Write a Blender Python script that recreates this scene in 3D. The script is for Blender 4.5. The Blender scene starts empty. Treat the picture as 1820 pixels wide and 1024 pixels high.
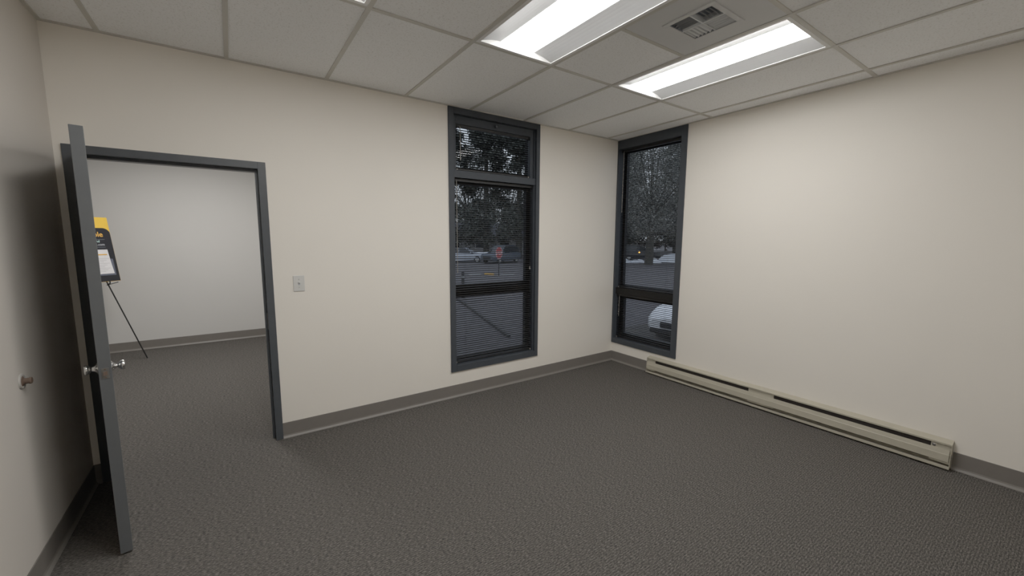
import bpy, bmesh, math, random
from mathutils import Vector, Matrix

random.seed(7)
PI = math.pi
scene = bpy.context.scene
COL = scene.collection

# ------------------------------------------------------------------ sizes
H = 2.7078            # ceiling height
XL = -4.7156          # left wall
YF = -4.85            # wall behind the camera
S = 0.6096            # ceiling module
G8 = -0.2108          # ceiling grid line nearest the right wall
D1 = -1.1593          # first cross line of the ceiling grid
GZ = -0.80            # ground level outside
BH = 0.123            # baseboard height
TW = 0.15             # wall thickness
YB = 3.90             # far wall of the next room


# ------------------------------------------------------------------ materials
def new_mat(name):
    m = bpy.data.materials.new(name)
    m.use_nodes = True
    nt = m.node_tree
    b = nt.nodes['Principled BSDF']
    return m, nt, b


def plain(name, col, rough=0.5, metal=0.0, var=0.06, scale=20.0, bump=0.0, bscale=200.0, spec=0.5):
    """Paint or plastic: a base colour with faint procedural mottling and optional bump."""
    m, nt, b = new_mat(name)
    N, L = nt.nodes, nt.links
    tc = N.new('ShaderNodeTexCoord')
    no = N.new('ShaderNodeTexNoise'); no.inputs['Scale'].default_value = scale
    no.inputs['Detail'].default_value = 3
    L.new(tc.outputs['Object'], no.inputs['Vector'])
    cr = N.new('ShaderNodeValToRGB')
    lo = [max(0, c * (1 - var)) for c in col]; hi = [min(1, c * (1 + var)) for c in col]
    cr.color_ramp.elements[0].color = (*lo, 1); cr.color_ramp.elements[0].position = 0.3
    cr.color_ramp.elements[1].color = (*hi, 1); cr.color_ramp.elements[1].position = 0.7
    L.new(no.outputs['Fac'], cr.inputs['Fac']); L.new(cr.outputs['Color'], b.inputs['Base Color'])
    b.inputs['Roughness'].default_value = rough
    b.inputs['Metallic'].default_value = metal
    b.inputs['Specular IOR Level'].default_value = spec
    if bump:
        n2 = N.new('ShaderNodeTexNoise'); n2.inputs['Scale'].default_value = bscale
        n2.inputs['Detail'].default_value = 2
        L.new(tc.outputs['Object'], n2.inputs['Vector'])
        bp = N.new('ShaderNodeBump'); bp.inputs['Strength'].default_value = bump
        bp.inputs['Distance'].default_value = 0.002
        L.new(n2.outputs['Fac'], bp.inputs['Height']); L.new(bp.outputs['Normal'], b.inputs['Normal'])
    return m


def carpet_mat():
    m, nt, b = new_mat('carpet')
    N, L = nt.nodes, nt.links
    tc = N.new('ShaderNodeTexCoord')
    mp = N.new('ShaderNodeMapping'); mp.inputs['Scale'].default_value = (62, 200, 1)
    L.new(tc.outputs['Object'], mp.inputs['Vector'])
    n1 = N.new('ShaderNodeTexNoise'); n1.inputs['Scale'].default_value = 1.0
    n1.inputs['Detail'].default_value = 4; n1.inputs['Roughness'].default_value = 0.7
    L.new(mp.outputs['Vector'], n1.inputs['Vector'])
    # ribs running along x
    mp2 = N.new('ShaderNodeMapping'); mp2.inputs['Scale'].default_value = (1, 1, 1)
    L.new(tc.outputs['Object'], mp2.inputs['Vector'])
    wv = N.new('ShaderNodeTexWave'); wv.bands_direction = 'Y'
    wv.inputs['Scale'].default_value = 26.0; wv.inputs['Distortion'].default_value = 5.0
    wv.inputs['Detail'].default_value = 2; wv.inputs['Detail Scale'].default_value = 18
    L.new(mp2.outputs['Vector'], wv.inputs['Vector'])
    n2 = N.new('ShaderNodeTexNoise'); n2.inputs['Scale'].default_value = 600
    n2.inputs['Detail'].default_value = 2
    L.new(tc.outputs['Object'], n2.inputs['Vector'])
    a = N.new('ShaderNodeMath'); a.operation = 'MULTIPLY'; a.inputs[1].default_value = 0.09
    L.new(wv.outputs['Fac'], a.inputs[0])
    a2 = N.new('ShaderNodeMath'); a2.operation = 'MULTIPLY_ADD'; a2.inputs[1].default_value = 1.0
    L.new(n1.outputs['Fac'], a2.inputs[0]); L.new(a.outputs[0], a2.inputs[2])
    a3 = N.new('ShaderNodeMath'); a3.operation = 'MULTIPLY_ADD'; a3.inputs[1].default_value = 0.45
    L.new(n2.outputs['Fac'], a3.inputs[0]); L.new(a2.outputs[0], a3.inputs[2])
    cr = N.new('ShaderNodeValToRGB')
    e = cr.color_ramp.elements
    e[0].position = 0.60; e[0].color = (0.016, 0.0185, 0.017, 1)
    e[1].position = 1.02; e[1].color = (0.200, 0.185, 0.168, 1)
    k = e.new(0.78); k.color = (0.069, 0.0625, 0.0565, 1)
    L.new(a3.outputs[0], cr.inputs['Fac']); L.new(cr.outputs['Color'], b.inputs['Base Color'])
    b.inputs['Roughness'].default_value = 0.95
    b.inputs['Specular IOR Level'].default_value = 0.1
    bp = N.new('ShaderNodeBump'); bp.inputs['Strength'].default_value = 0.3
    bp.inputs['Distance'].default_value = 0.004
    L.new(a3.outputs[0], bp.inputs['Height']); L.new(bp.outputs['Normal'], b.inputs['Normal'])
    return m


def tile_mat():
    m, nt, b = new_mat('acoustic_tile')
    N, L = nt.nodes, nt.links
    tc = N.new('ShaderNodeTexCoord')
    n1 = N.new('ShaderNodeTexNoise'); n1.inputs['Scale'].default_value = 95
    n1.inputs['Detail'].default_value = 4; n1.inputs['Roughness'].default_value = 0.65
    L.new(tc.outputs['Object'], n1.inputs['Vector'])
    cr = N.new('ShaderNodeValToRGB'); e = cr.color_ramp.elements
    e[0].position = 0.30; e[0].color = (0.72, 0.72, 0.71, 1)
    e[1].position = 0.46; e[1].color = (0.935, 0.945, 0.955, 1)
    L.new(n1.outputs['Fac'], cr.inputs['Fac']); L.new(cr.outputs['Color'], b.inputs['Base Color'])
    b.inputs['Roughness'].default_value = 0.95; b.inputs['Specular IOR Level'].default_value = 0.1
    bp = N.new('ShaderNodeBump'); bp.inputs['Strength'].default_value = 0.3; bp.inputs['Distance'].default_value = 0.003
    L.new(n1.outputs['Fac'], bp.inputs['Height']); L.new(bp.outputs['Normal'], b.inputs['Normal'])
    return m


def glass_mat():
    m = bpy.data.materials.new('window_glass'); m.use_nodes = True
    nt = m.node_tree; N, L = nt.nodes, nt.links
    N.remove(N['Principled BSDF'])
    out = N['Material Output']
    tr = N.new('ShaderNodeBsdfTransparent'); tr.inputs['Color'].default_value = (0.80, 0.82, 0.83, 1)
    gl = N.new('ShaderNodeBsdfGlossy'); gl.inputs['Roughness'].default_value = 0.02
    fr = N.new('ShaderNodeFresnel'); fr.inputs['IOR'].default_value = 1.38
    no = N.new('ShaderNodeTexNoise'); no.inputs['Scale'].default_value = 3
    mu = N.new('ShaderNodeMath'); mu.operation = 'MULTIPLY_ADD'
    mu.inputs[1].default_value = 0.22; mu.inputs[2].default_value = 0.0
    nm = N.new('ShaderNodeMath'); nm.operation = 'MULTIPLY_ADD'; nm.inputs[1].default_value = 0.2; nm.inputs[2].default_value = 0.9
    L.new(no.outputs['Fac'], nm.inputs[0]); m3 = N.new('ShaderNodeMath'); m3.operation = 'MULTIPLY'
    L.new(nm.outputs[0], m3.inputs[0]); L.new(fr.outputs['Fac'], m3.inputs[1]); L.new(m3.outputs[0], mu.inputs[0])
    mx = N.new('ShaderNodeMixShader')
    L.new(mu.outputs[0], mx.inputs[0]); L.new(tr.outputs[0], mx.inputs[1]); L.new(gl.outputs[0], mx.inputs[2])
    L.new(mx.outputs[0], out.inputs['Surface'])
    return m


def emit_mat(name, col, strength):
    m, nt, b = new_mat(name)
    b.inputs['Base Color'].default_value = (*col, 1)
    b.inputs['Emission Color'].default_value = (*col, 1)
    b.inputs['Emission Strength'].default_value = strength
    return m


def leaf_mat(name, c0, c1):
    m, nt, b = new_mat(name)
    N, L = nt.nodes, nt.links
    gi = N.new('ShaderNodeNewGeometry')
    cr = N.new('ShaderNodeValToRGB'); e = cr.color_ramp.elements
    e[0].color = (*c0, 1); e[1].color = (*c1, 1)
    L.new(gi.outputs['Random Per Island'], cr.inputs['Fac']); L.new(cr.outputs['Color'], b.inputs['Base Color'])
    b.inputs['Roughness'].default_value = 0.8; b.inputs['Specular IOR Level'].default_value = 0.2
    return m


M = {}
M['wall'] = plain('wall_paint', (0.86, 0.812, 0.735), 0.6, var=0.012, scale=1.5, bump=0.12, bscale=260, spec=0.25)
M['wall_left'] = plain('left_wall_dimmed', (0.61, 0.565, 0.51), 0.6, var=0.012, scale=1.5, bump=0.12, bscale=260, spec=0.25)  # light falloff put into the colour: same wall, darkened on this side
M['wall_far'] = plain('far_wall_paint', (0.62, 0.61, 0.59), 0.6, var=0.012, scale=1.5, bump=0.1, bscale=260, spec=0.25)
M['carpet'] = carpet_mat()
M['tile'] = tile_mat()
M['grid'] = plain('grid_paint', (0.54, 0.525, 0.48), 0.5, var=0.02)
M['frame'] = plain('grey_frame_paint', (0.050, 0.057, 0.066), 0.42, var=0.05, bump=0.05)
M['frame2'] = plain('grey_window_paint', (0.040, 0.046, 0.055), 0.55, var=0.05, bump=0.05, spec=0.2)
M['door'] = plain('grey_door_paint', (0.082, 0.088, 0.094), 0.42, var=0.04, bump=0.05)
M['bronze'] = plain('dark_bronze_metal', (0.0045, 0.0042, 0.0042), 0.6, var=0.1, spec=0.25)
M['blind'] = plain('blind_slat', (0.013, 0.013, 0.014), 0.55, var=0.05, spec=0.25)
M['blind_rail'] = plain('blind_rail', (0.013, 0.013, 0.014), 0.45, var=0.05, spec=0.3)
M['wand'] = plain('clear_plastic_wand', (0.22, 0.21, 0.19), 0.25, var=0.05)
M['base'] = plain('vinyl_base', (0.150, 0.136, 0.121), 0.5, var=0.03, bump=0.05)
M['base_toe_lit'] = plain('vinyl_base_toe_lit', (0.165, 0.151, 0.135), 0.45, var=0.03)  # toe lightened to paint in the light it catches
M['beige'] = plain('heater_enamel', (0.44, 0.405, 0.315), 0.38, var=0.03)
M['black'] = plain('matte_black', (0.0035, 0.0035, 0.004), 0.6, var=0.1)
M['slot'] = plain('heater_dark_fins', (0.014, 0.010, 0.009), 0.7, var=0.1)
M['chrome'] = plain('chrome', (0.62, 0.62, 0.62), 0.14, 1.0, var=0.02)
M['steel'] = plain('brushed_steel', (0.50, 0.49, 0.47), 0.32, 1.0, var=0.05)
M['latch'] = plain('dull_latch_metal', (0.16, 0.155, 0.145), 0.45, 0.6, var=0.05)
M['white'] = plain('white_enamel', (0.80, 0.80, 0.79), 0.4, var=0.01)
M['white_panel'] = plain('white_panel', (0.60, 0.605, 0.61), 0.55, var=0.01)
M['grille'] = plain('register_metal', (0.62, 0.64, 0.66), 0.45, var=0.02)
M['grille_dark'] = plain('register_throat', (0.16, 0.18, 0.21), 0.7, var=0.05)
M['plate'] = plain('switch_plate', (0.66, 0.655, 0.63), 0.35, var=0.01)
M['rubber'] = plain('brown_rubber', (0.115, 0.072, 0.05), 0.6, var=0.1)
M['stop_plate'] = plain('doorstop_plate', (0.42, 0.40, 0.37), 0.4, var=0.03)
M['lens'] = emit_mat('light_lens', (1.0, 0.985, 0.955), 16.5)
M['glass'] = glass_mat()
M['yellow'] = plain('yellow_print', (0.83, 0.50, 0.045), 0.5, var=0.02)
M['navy'] = plain('navy_print', (0.0045, 0.005, 0.0095), 0.45, var=0.03)
M['orange_ink'] = plain('orange_ink', (0.80, 0.42, 0.06), 0.5, var=0.02)
M['teal_ink'] = plain('teal_ink', (0.42, 0.62, 0.60), 0.5, var=0.02)
M['grey_ink'] = plain('grey_ink', (0.40, 0.42, 0.46), 0.5, var=0.02)
M['line_ink'] = plain('line_ink', (0.16, 0.18, 0.22), 0.5, var=0.02)
M['paper'] = plain('paper', (0.72, 0.71, 0.73), 0.7, var=0.02)
M['paper_line'] = plain('paper_print', (0.50, 0.49, 0.51), 0.7, var=0.02)
M['pocket'] = plain('clear_pocket', (0.09, 0.10, 0.14), 0.15, var=0.05)
M['asphalt'] = plain('asphalt', (0.080, 0.073, 0.075), 0.9, var=0.25, scale=6, bump=0.3, bscale=60)
M['mulch'] = plain('mulch', (0.05, 0.045, 0.04), 0.95, var=0.4, scale=14, bump=0.6, bscale=40)
M['snow'] = plain('snow', (0.78, 0.81, 0.86), 0.7, var=0.03, scale=2)
M['concrete'] = plain('concrete', (0.26, 0.26, 0.26), 0.9, var=0.1)
M['curb_yellow'] = plain('curb_yellow', (0.62, 0.33, 0.05), 0.7, var=0.1)
M['bark'] = plain('bark', (0.040, 0.038, 0.030), 0.95, var=0.35, scale=8, bump=0.8, bscale=25)
M['leaf1'] = leaf_mat('evergreen_leaf', (0.020, 0.023, 0.018), (0.105, 0.110, 0.092))
M['leaf2'] = leaf_mat('grey_leaf', (0.030, 0.031, 0.026), (0.27, 0.27, 0.24))
M['leaf3'] = leaf_mat('brown_leaf', (0.035, 0.028, 0.022), (0.085, 0.070, 0.055))
M['tire'] = plain('tire_rubber', (0.012, 0.012, 0.012), 0.8, var=0.1)
M['car_white'] = plain('white_car_paint', (0.88, 0.89, 0.90), 0.2, var=0.01)
M['car_silver'] = plain('silver_car_paint', (0.42, 0.45, 0.50), 0.25, var=0.02)
M['car_blue'] = plain('blue_grey_car_paint', (0.07, 0.085, 0.11), 0.25, var=0.02)
M['car_black'] = plain('black_van_paint', (0.02, 0.02, 0.024), 0.3, var=0.02)
M['car_glass'] = plain('car_glass', (0.014, 0.017, 0.02), 0.06, var=0.02)
M['headlight'] = plain('headlight_lens', (0.55, 0.57, 0.6), 0.1, var=0.02)
M['taillight'] = plain('taillight_lens', (0.30, 0.02, 0.02), 0.2, var=0.02)
M['amber'] = emit_mat('amber_light', (1.0, 0.36, 0.05), 5.0)
M['red_sign'] = plain('red_sign', (0.42, 0.035, 0.04), 0.4, var=0.02)
M['sign_white'] = plain('sign_white', (0.75, 0.75, 0.75), 0.4, var=0.02)
M['siding'] = plain('pale_siding', (0.40, 0.40, 0.40), 0.8, var=0.05)
M['roofing'] = plain('dark_roofing', (0.07, 0.07, 0.075), 0.9, var=0.2)


# ------------------------------------------------------------------ mesh builder
class MB:
    def __init__(self, mats=None):
        self.bm = bmesh.new()
        self.mi = 0

    def _set(self, faces):
        for f in faces:
            f.material_index = self.mi

    def box(self, x0, x1, y0, y1, z0, z1, bevel=0.0):
        x0, x1 = min(x0, x1), max(x0, x1); y0, y1 = min(y0, y1), max(y0, y1); z0, z1 = min(z0, z1), max(z0, z1)
        n0 = set(self.bm.faces)
        vs = [self.bm.verts.new(p) for p in ((x0, y0, z0), (x1, y0, z0), (x1, y1, z0), (x0, y1, z0),
                                             (x0, y0, z1), (x1, y0, z1), (x1, y1, z1), (x0, y1, z1))]
        fs = [self.bm.faces.new([vs[i] for i in q]) for q in
              ((3, 2, 1, 0), (4, 5, 6, 7), (0, 1, 5, 4), (1, 2, 6, 5), (2, 3, 7, 6), (3, 0, 4, 7))]
        if bevel > 0:
            es = set(e for f in fs for e in f.edges)
            bmesh.ops.bevel(self.bm, geom=list(es), offset=bevel, segments=2, affect='EDGES', profile=0.5)
        self._set([f for f in self.bm.faces if f not in n0])
        return self

    def face(self, pts):
        f = self.bm.faces.new([self.bm.verts.new(p) for p in pts])
        f.material_index = self.mi
        return self

    def prism(self, prof, a, b):
        """prof: list of 3-D points (closed loop); extruded from offset vector a to b."""
        a, b = Vector(a), Vector(b)
        v0 = [self.bm.verts.new(Vector(p) + a) for p in prof]
        v1 = [self.bm.verts.new(Vector(p) + b) for p in prof]
        n = len(prof); fs = []
        for i in range(n):
            fs.append(self.bm.faces.new((v0[i], v0[(i + 1) % n], v1[(i + 1) % n], v1[i])))
        fs.append(self.bm.faces.new(v0[::-1])); fs.append(self.bm.faces.new(v1))
        self._set(fs)
        return self

    def tube(self, p0, p1, r0, r1=None, n=10):
        r1 = r0 if r1 is None else r1
        p0, p1 = Vector(p0), Vector(p1)
        q = (p1 - p0).to_track_quat('Z', 'Y')
        a, b = [], []
        for i in range(n):
            t = 2 * PI * i / n
            d = q @ Vector((math.cos(t), math.sin(t), 0))
            a.append(self.bm.verts.new(p0 + d * r0)); b.append(self.bm.verts.new(p1 + d * r1))
        fs = [self.bm.faces.new((a[i], a[(i + 1) % n], b[(i + 1) % n], b[i])) for i in range(n)]
        fs.append(self.bm.faces.new(a[::-1])); fs.append(self.bm.faces.new(b))
        self._set(fs)
        return self

    def lathe(self, origin, axis, prof, n=28):
        """prof: list of (radius, distance along axis)."""
        o = Vector(origin); q = Vector(axis).to_track_quat('Z', 'Y')
        rings = []
        for r, d in prof:
            if r < 1e-6:
                rings.append([self.bm.verts.new(o + q @ Vector((0, 0, d)))])
            else:
                rings.append([self.bm.verts.new(o + q @ Vector((r * math.cos(2 * PI * i / n), r * math.sin(2 * PI * i / n), d)))
                              for i in range(n)])
        fs = []
        for A, B in zip(rings, rings[1:]):
            for i in range(n):
                j = (i + 1) % n
                if len(A) == 1 and len(B) == 1: continue
                if len(A) == 1: fs.append(self.bm.faces.new((A[0], B[j], B[i])))
                elif len(B) == 1: fs.append(self.bm.faces.new((A[i], A[j], B[0])))
                else: fs.append(self.bm.faces.new((A[i], A[j], B[j], B[i])))
        self._set(fs)
        return self

    def build(self, name, mat, parent=None, smooth=None):
        bmesh.ops.recalc_face_normals(self.bm, faces=self.bm.faces)
        me = bpy.data.meshes.new(name)
        self.bm.to_mesh(me); self.bm.free()
        for m in (mat if isinstance(mat, (list, tuple)) else [mat]):
            me.materials.append(m)
        if smooth is not None:
            me.polygons.foreach_set('use_smooth', [True] * len(me.polygons))
            me.set_sharp_from_angle(angle=math.radians(smooth))
        o = bpy.data.objects.new(name, me)
        COL.objects.link(o)
        if parent is not None:
            o.parent = parent
        return o


def tag(o, label, cat, group=None, kind=None):
    o['label'] = label
    o['category'] = cat
    if group: o['group'] = group
    if kind: o['kind'] = kind
    return o


def thing(name, label, cat, loc=(0, 0, 0), rz=0.0, group=None, kind=None):
    o = bpy.data.objects.new(name, None)
    o.empty_display_size = 0.1
    COL.objects.link(o)
    o.location = loc; o.rotation_euler = (0, 0, rz)
    return tag(o, label, cat, group, kind)


def struct(o, label=None, cat=None):
    o['kind'] = 'structure'
    if label: o['label'] = label
    if cat: o['category'] = cat
    return o


def copy_tree(o, parent=None):
    c = o.copy(); COL.objects.link(c); c.parent = parent
    for ch in list(o.children):
        copy_tree(ch, c)
    return c


def text_mesh(name, body, size, mat, parent, mtx, align='LEFT', extrude=0.0004, bold=0.0):
    cu = bpy.data.curves.new(name + '_curve', 'FONT')
    cu.body = body; cu.size = size; cu.align_x = align; cu.extrude = extrude; cu.offset = bold
    tmp = bpy.data.objects.new(name + '_tmp', cu); COL.objects.link(tmp)
    bpy.context.view_layer.update()
    me = bpy.data.meshes.new_from_object(tmp.evaluated_get(bpy.context.evaluated_depsgraph_get()))
    COL.objects.unlink(tmp); bpy.data.objects.remove(tmp)
    me.materials.clear(); me.materials.append(mat)
    o = bpy.data.objects.new(name, me); COL.objects.link(o)
    o.parent = parent; o.matrix_local = mtx
    return o


def wall_boxes(mb, u0, u1, z0, z1, holes, put):
    """Fill the wall rectangle around rectangular holes [(ua, ub, za, zb)] by columns."""
    us = sorted({u0, u1, *[h[0] for h in holes], *[h[1] for h in holes]})
    for a, b in zip(us, us[1:]):
        cut = [h for h in holes if h[0] <= a + 1e-6 and h[1] >= b - 1e-6]
        if not cut:
            put(a, b, z0, z1); continue
        h = cut[0]
        if h[2] > z0 + 1e-6: put(a, b, z0, h[2])
        if h[3] < z1 - 1e-6: put(a, b, h[3], z1)


# ------------------------------------------------------------------ openings
DX0, DX1, DZ = -4.6818, -3.6862, 2.0617        # outer edges of the door frame
FW = 0.048                                      # door frame face width
WX0, WX1, WZ0 = -2.262, -1.2157, 0.2555         # window 1 outer trim
VY1, VZ0 = -0.9101, 0.2366                      # window 2 outer trim (y from 0 to VY1)

# ------------------------------------------------------------------ room shell
ZT = H + 0.32
mb = MB()
hd = (DX0 + 0.02, DX1 - 0.02, -0.02, DZ - 0.02)
hw = (WX0 + 0.02, WX1 - 0.02, WZ0 + 0.02, H + 0.01)
wall_boxes(mb, XL - TW, 0.0, -0.0, ZT, [(hd[0], hd[1], -0.0, hd[3]), hw], lambda a, b, c, d: mb.box(a, b, 0, TW, c, d))
struct(mb.build('wall_back', M['wall']))

mb = MB()
hv = (VY1 + 0.02, -0.012, VZ0 + 0.02, H + 0.01)
wall_boxes(mb, YF - TW, TW, 0.0, ZT, [hv], lambda a, b, c, d: mb.box(0, TW, a, b, c, d))
struct(mb.build('wall_right', M['wall']))
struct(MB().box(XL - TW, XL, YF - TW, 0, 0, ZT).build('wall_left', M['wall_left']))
struct(MB().box(XL, 0, YF - TW, YF, 0, ZT).build('wall_front', M['wall']))

# floor under both rooms, carpeted
mb = MB()
mb.box(-8.3, TW, YF - TW, TW, -0.12, 0)
mb.box(-8.3, -2.32, TW, YB + TW, -0.12, 0)
struct(mb.build('floor', M['carpet']))
# foundation below the outer walls
mb = MB()
mb.box(-8.3, TW, YF - TW, TW, GZ - 0.3, -0.12)
mb.box(-8.3, -2.32, TW, YB + TW, GZ - 0.3, -0.12)
struct(mb.build('foundation', M['concrete']))

# next room behind the doorway
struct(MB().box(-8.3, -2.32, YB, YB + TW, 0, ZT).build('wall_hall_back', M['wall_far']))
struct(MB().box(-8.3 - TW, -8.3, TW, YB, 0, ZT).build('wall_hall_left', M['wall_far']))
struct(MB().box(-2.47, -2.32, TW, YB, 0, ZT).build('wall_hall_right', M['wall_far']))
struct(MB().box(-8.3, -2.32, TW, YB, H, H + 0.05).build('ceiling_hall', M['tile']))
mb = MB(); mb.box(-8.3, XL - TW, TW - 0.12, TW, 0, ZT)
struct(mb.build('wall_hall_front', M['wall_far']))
struct(MB().box(-8.4, TW, YF - TW, TW, ZT, ZT + 0.1).box(-8.4, -2.32, TW, YB + TW, ZT, ZT + 0.1).build('roof', M['roofing']))

# ceiling: acoustic tiles cell by cell, leaving the fixtures' cells open
xs = [XL] + [G8 - S * (8 - i) for i in range(1, 9)] + [0.0]
ys = [0.0] + [D1 - 2 * S * k for k in range(0, 4)]
ys = [y for y in ys if y > YF] + [YF]
FIX = {(2 + 1, 1), (4 + 1, 1), (6 + 1, 1)}       # column index in xs, row index: light cells
# columns: xs[1] is grid 1, so grid 3 is xs[3]; lights sit right of grids 2... see below
LIGHT_COLS = [2, 4, 6]
VENT_COL = 5
gw = 0.012
mb = MB()
for ci in range(len(xs) - 1):
    for ri in range(len(ys) - 1):
        if ri == 1 and ci in LIGHT_COLS: continue
        xa, xb, yb, ya = xs[ci], xs[ci + 1], ys[ri], ys[ri + 1]
        if ri == 1 and ci == VENT_COL:
            ya = ys[ri] - S
        mb.box(xa, xb, ya, yb, H + 0.006, H + 0.02)
struct(mb.build('ceiling', M['tile']))
mb = MB()
for x in xs[1:-1]:
    mb.box(x - gw, x + gw, YF, 0, H - 0.001, H + 0.03)
for y in ys[1:-1]:
    mb.box(XL, 0, y - gw, y + gw, H, H + 0.03)
mb.box(xs[5], xs[6], ys[1] - S - gw, ys[1] - S + gw, H, H + 0.03)
# wall angle
mb.box(XL, XL + 0.02, YF, 0, H - 0.001, H + 0.02); mb.box(-0.02, 0, YF, 0, H - 0.001, H + 0.02)
mb.box(XL, 0, -0.02, 0, H - 0.0015, H + 0.02); mb.box(XL, 0, YF, YF + 0.02, H - 0.0015, H + 0.02)
struct(mb.build('trim_1', M['grid']), 'ceiling tee grid and wall angle', 'ceiling grid')
del FIX


# ------------------------------------------------------------------ baseboards (vinyl cove)
def cove(name, p0, p1, nrm, h=BH):
    """p0->p1 along the wall foot; nrm points into the room."""
    p0, p1, n = Vector(p0), Vector(p1), Vector(nrm)
    z = Vector((0, 0, 1))
    prof = [z * h, n * 0.003 + z * (h - 0.002), n * 0.004 + z * 0.026, n * 0.007 + z * 0.016]
    toe = [n * 0.007 + z * 0.016, n * 0.013 + z * 0.009, n * 0.0165 + z * 0.003, n * 0.0165]
    m = MB()
    full = prof + [Vector((0, 0, 0.016))]
    m.prism(full, p0, p1)
    m.mi = 1
    m.prism(toe + [Vector((0, 0, 0)), Vector((0, 0, 0.016))], p0, p1)
    return struct(m.build(name, [M['base'], M['base_toe_lit']]))


cove('baseboard_back', (DX1, 0, 0), (0, 0, 0), (0, -1, 0))
cove('baseboard_back_corner', (XL, 0, 0), (DX0, 0, 0), (0, -1, 0))
cove('baseboard_right', (0, 0, 0), (0, -0.583, 0), (-1, 0, 0))
cove('baseboard_right_front', (0, -3.002, 0), (0, YF, 0), (-1, 0, 0))
cove('baseboard_left', (XL, YF, 0), (XL, 0, 0), (1, 0, 0))
cove('baseboard_hall', (-8.3, YB, 0), (-2.47, YB, 0), (0, -1, 0), 0.124)

# ------------------------------------------------------------------ door frame (hollow metal)
fi0, fi1, fz = DX0 + FW, DX1 - FW, DZ - FW      # opening
mb = MB()
JD = TW + 0.012
for s, xo, xi in ((1, DX0, fi0), (-1, DX1, fi1)):
    mb.box(xo, xi, -0.012, 0.0, 0, DZ, 0.0015)            # face
    mb.box(xi - s * 0.014, xi, 0.0, TW, 0, fz)         # jamb
    mb.box(xi, xi + s * 0.016, 0.045, 0.105, 0, fz)       # stop
    mb.box(xo, xi, TW, JD, 0, DZ, 0.0015)                 # face on the other side
mb.box(fi0, fi1, -0.012, 0.0, fz, DZ, 0.0015)
mb.box(fi0, fi1, 0.0, TW, fz, fz + 0.014)
mb.box(fi0 + 0.016, fi1 - 0.016, 0.045, 0.105, fz - 0.016, fz)
mb.box(fi0, fi1, TW, JD, fz, DZ, 0.0015)
fr = struct(mb.build('trim_2', M['frame']), 'dark grey metal door frame', 'door frame')
mb = MB(); mb.box(fi1 - 0.002, fi1 - 0.0005, 0.006, 0.036, 0.86, 0.98)
mb.build('strike_plate', M['steel'], fr)

# ------------------------------------------------------------------ door leaf, standing open
# local frame: pivot at origin, leaf extends along +x (local), thickness along +y (local)
ang = math.atan2(-0.882, 0.174)
LW, LT = 0.896, 0.0445
door = thing('door_1', 'grey painted flush door standing wide open against the left wall', 'door',
             (-4.631, -0.004, 0.0), ang, kind='structure')
MB().box(0.003, LW, 0, LT, 0.010, 2.010, 0.002).build('leaf', M['door'], door)
kz, kx = 0.925, LW - 0.062


def knob(sign):
    y0 = LT if sign > 0 else 0.0
    prof = [(0.0, 0.0), (0.026, 0.0), (0.026, 0.002), (0.018, 0.006), (0.0125, 0.012), (0.0095, 0.020), (0.012, 0.0245),
            (0.019, 0.029), (0.0228, 0.035), (0.0234, 0.040), (0.021, 0.045), (0.012, 0.0475), (0.0, 0.048)]
    m = MB(); m.lathe((kx, y0, kz), (0, sign, 0), prof, 32)
    return m.build('door_knob', M['chrome'], door, 35)


knob(1); knob(-1)
lz_ = kz - 0.014
mb = MB(); mb.box(LW - 0.001, LW + 0.0015, LT / 2 - 0.0125, LT / 2 + 0.0125, lz_ - 0.025, lz_ + 0.025, 0.0007)
lp = mb.build('latch_plate', M['latch'], door)
mb = MB()
mb.prism([(LW + 0.0015, LT / 2 - 0.007, lz_ - 0.009), (LW + 0.0015, LT / 2 + 0.007, lz_ - 0.009), (LW + 0.008, LT / 2 - 0.007, lz_ - 0.009)],
         (0, 0, 0), (0, 0, 0.018))
for dz in (-0.0185, 0.0185):
    mb.lathe((LW + 0.0015, LT / 2, lz_ + dz), (1, 0, 0), [(0.0036, 0), (0.003, 0.0008), (0, 0.001)], 12)
mb.build('latch_bolt', M['rubber'], lp)
for z in (0.25, 1.0, 1.78):
    m = MB(); m.tube((-0.003, -0.002, z - 0.055), (-0.003, -0.002, z + 0.055), 0.0065, n=12)
    m.box(-0.001, 0.0028, 0.0, 0.034, z - 0.055, z + 0.055)
    m.build('hinge', M['steel'], door)

# ------------------------------------------------------------------ wall bumper (door stop)
ds = thing('door_stop', 'small round wall door stop with brown rubber bumper on left wall', 'door stop', (XL, -0.80, 0.905))
m = MB(); m.lathe((0, 0, 0), (1, 0, 0), [(0, 0), (0.034, 0), (0.034, 0.002), (0.031, 0.006), (0.026, 0.007), (0.022, 0.004), (0, 0.004)], 28)
m.build('mounting_plate', M['stop_plate'], ds, 30)
m = MB(); m.lathe((0, 0, 0), (1, 0, 0), [(0, 0.0042), (0.0225, 0.0042), (0.018, 0.006), (0.0125, 0.009), (0.0125, 0.024), (0.0145, 0.025), (0.0145, 0.030), (0.013, 0.032), (0, 0.032)], 28)
m.build('rubber_bumper', M['rubber'], ds, 30)

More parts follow.
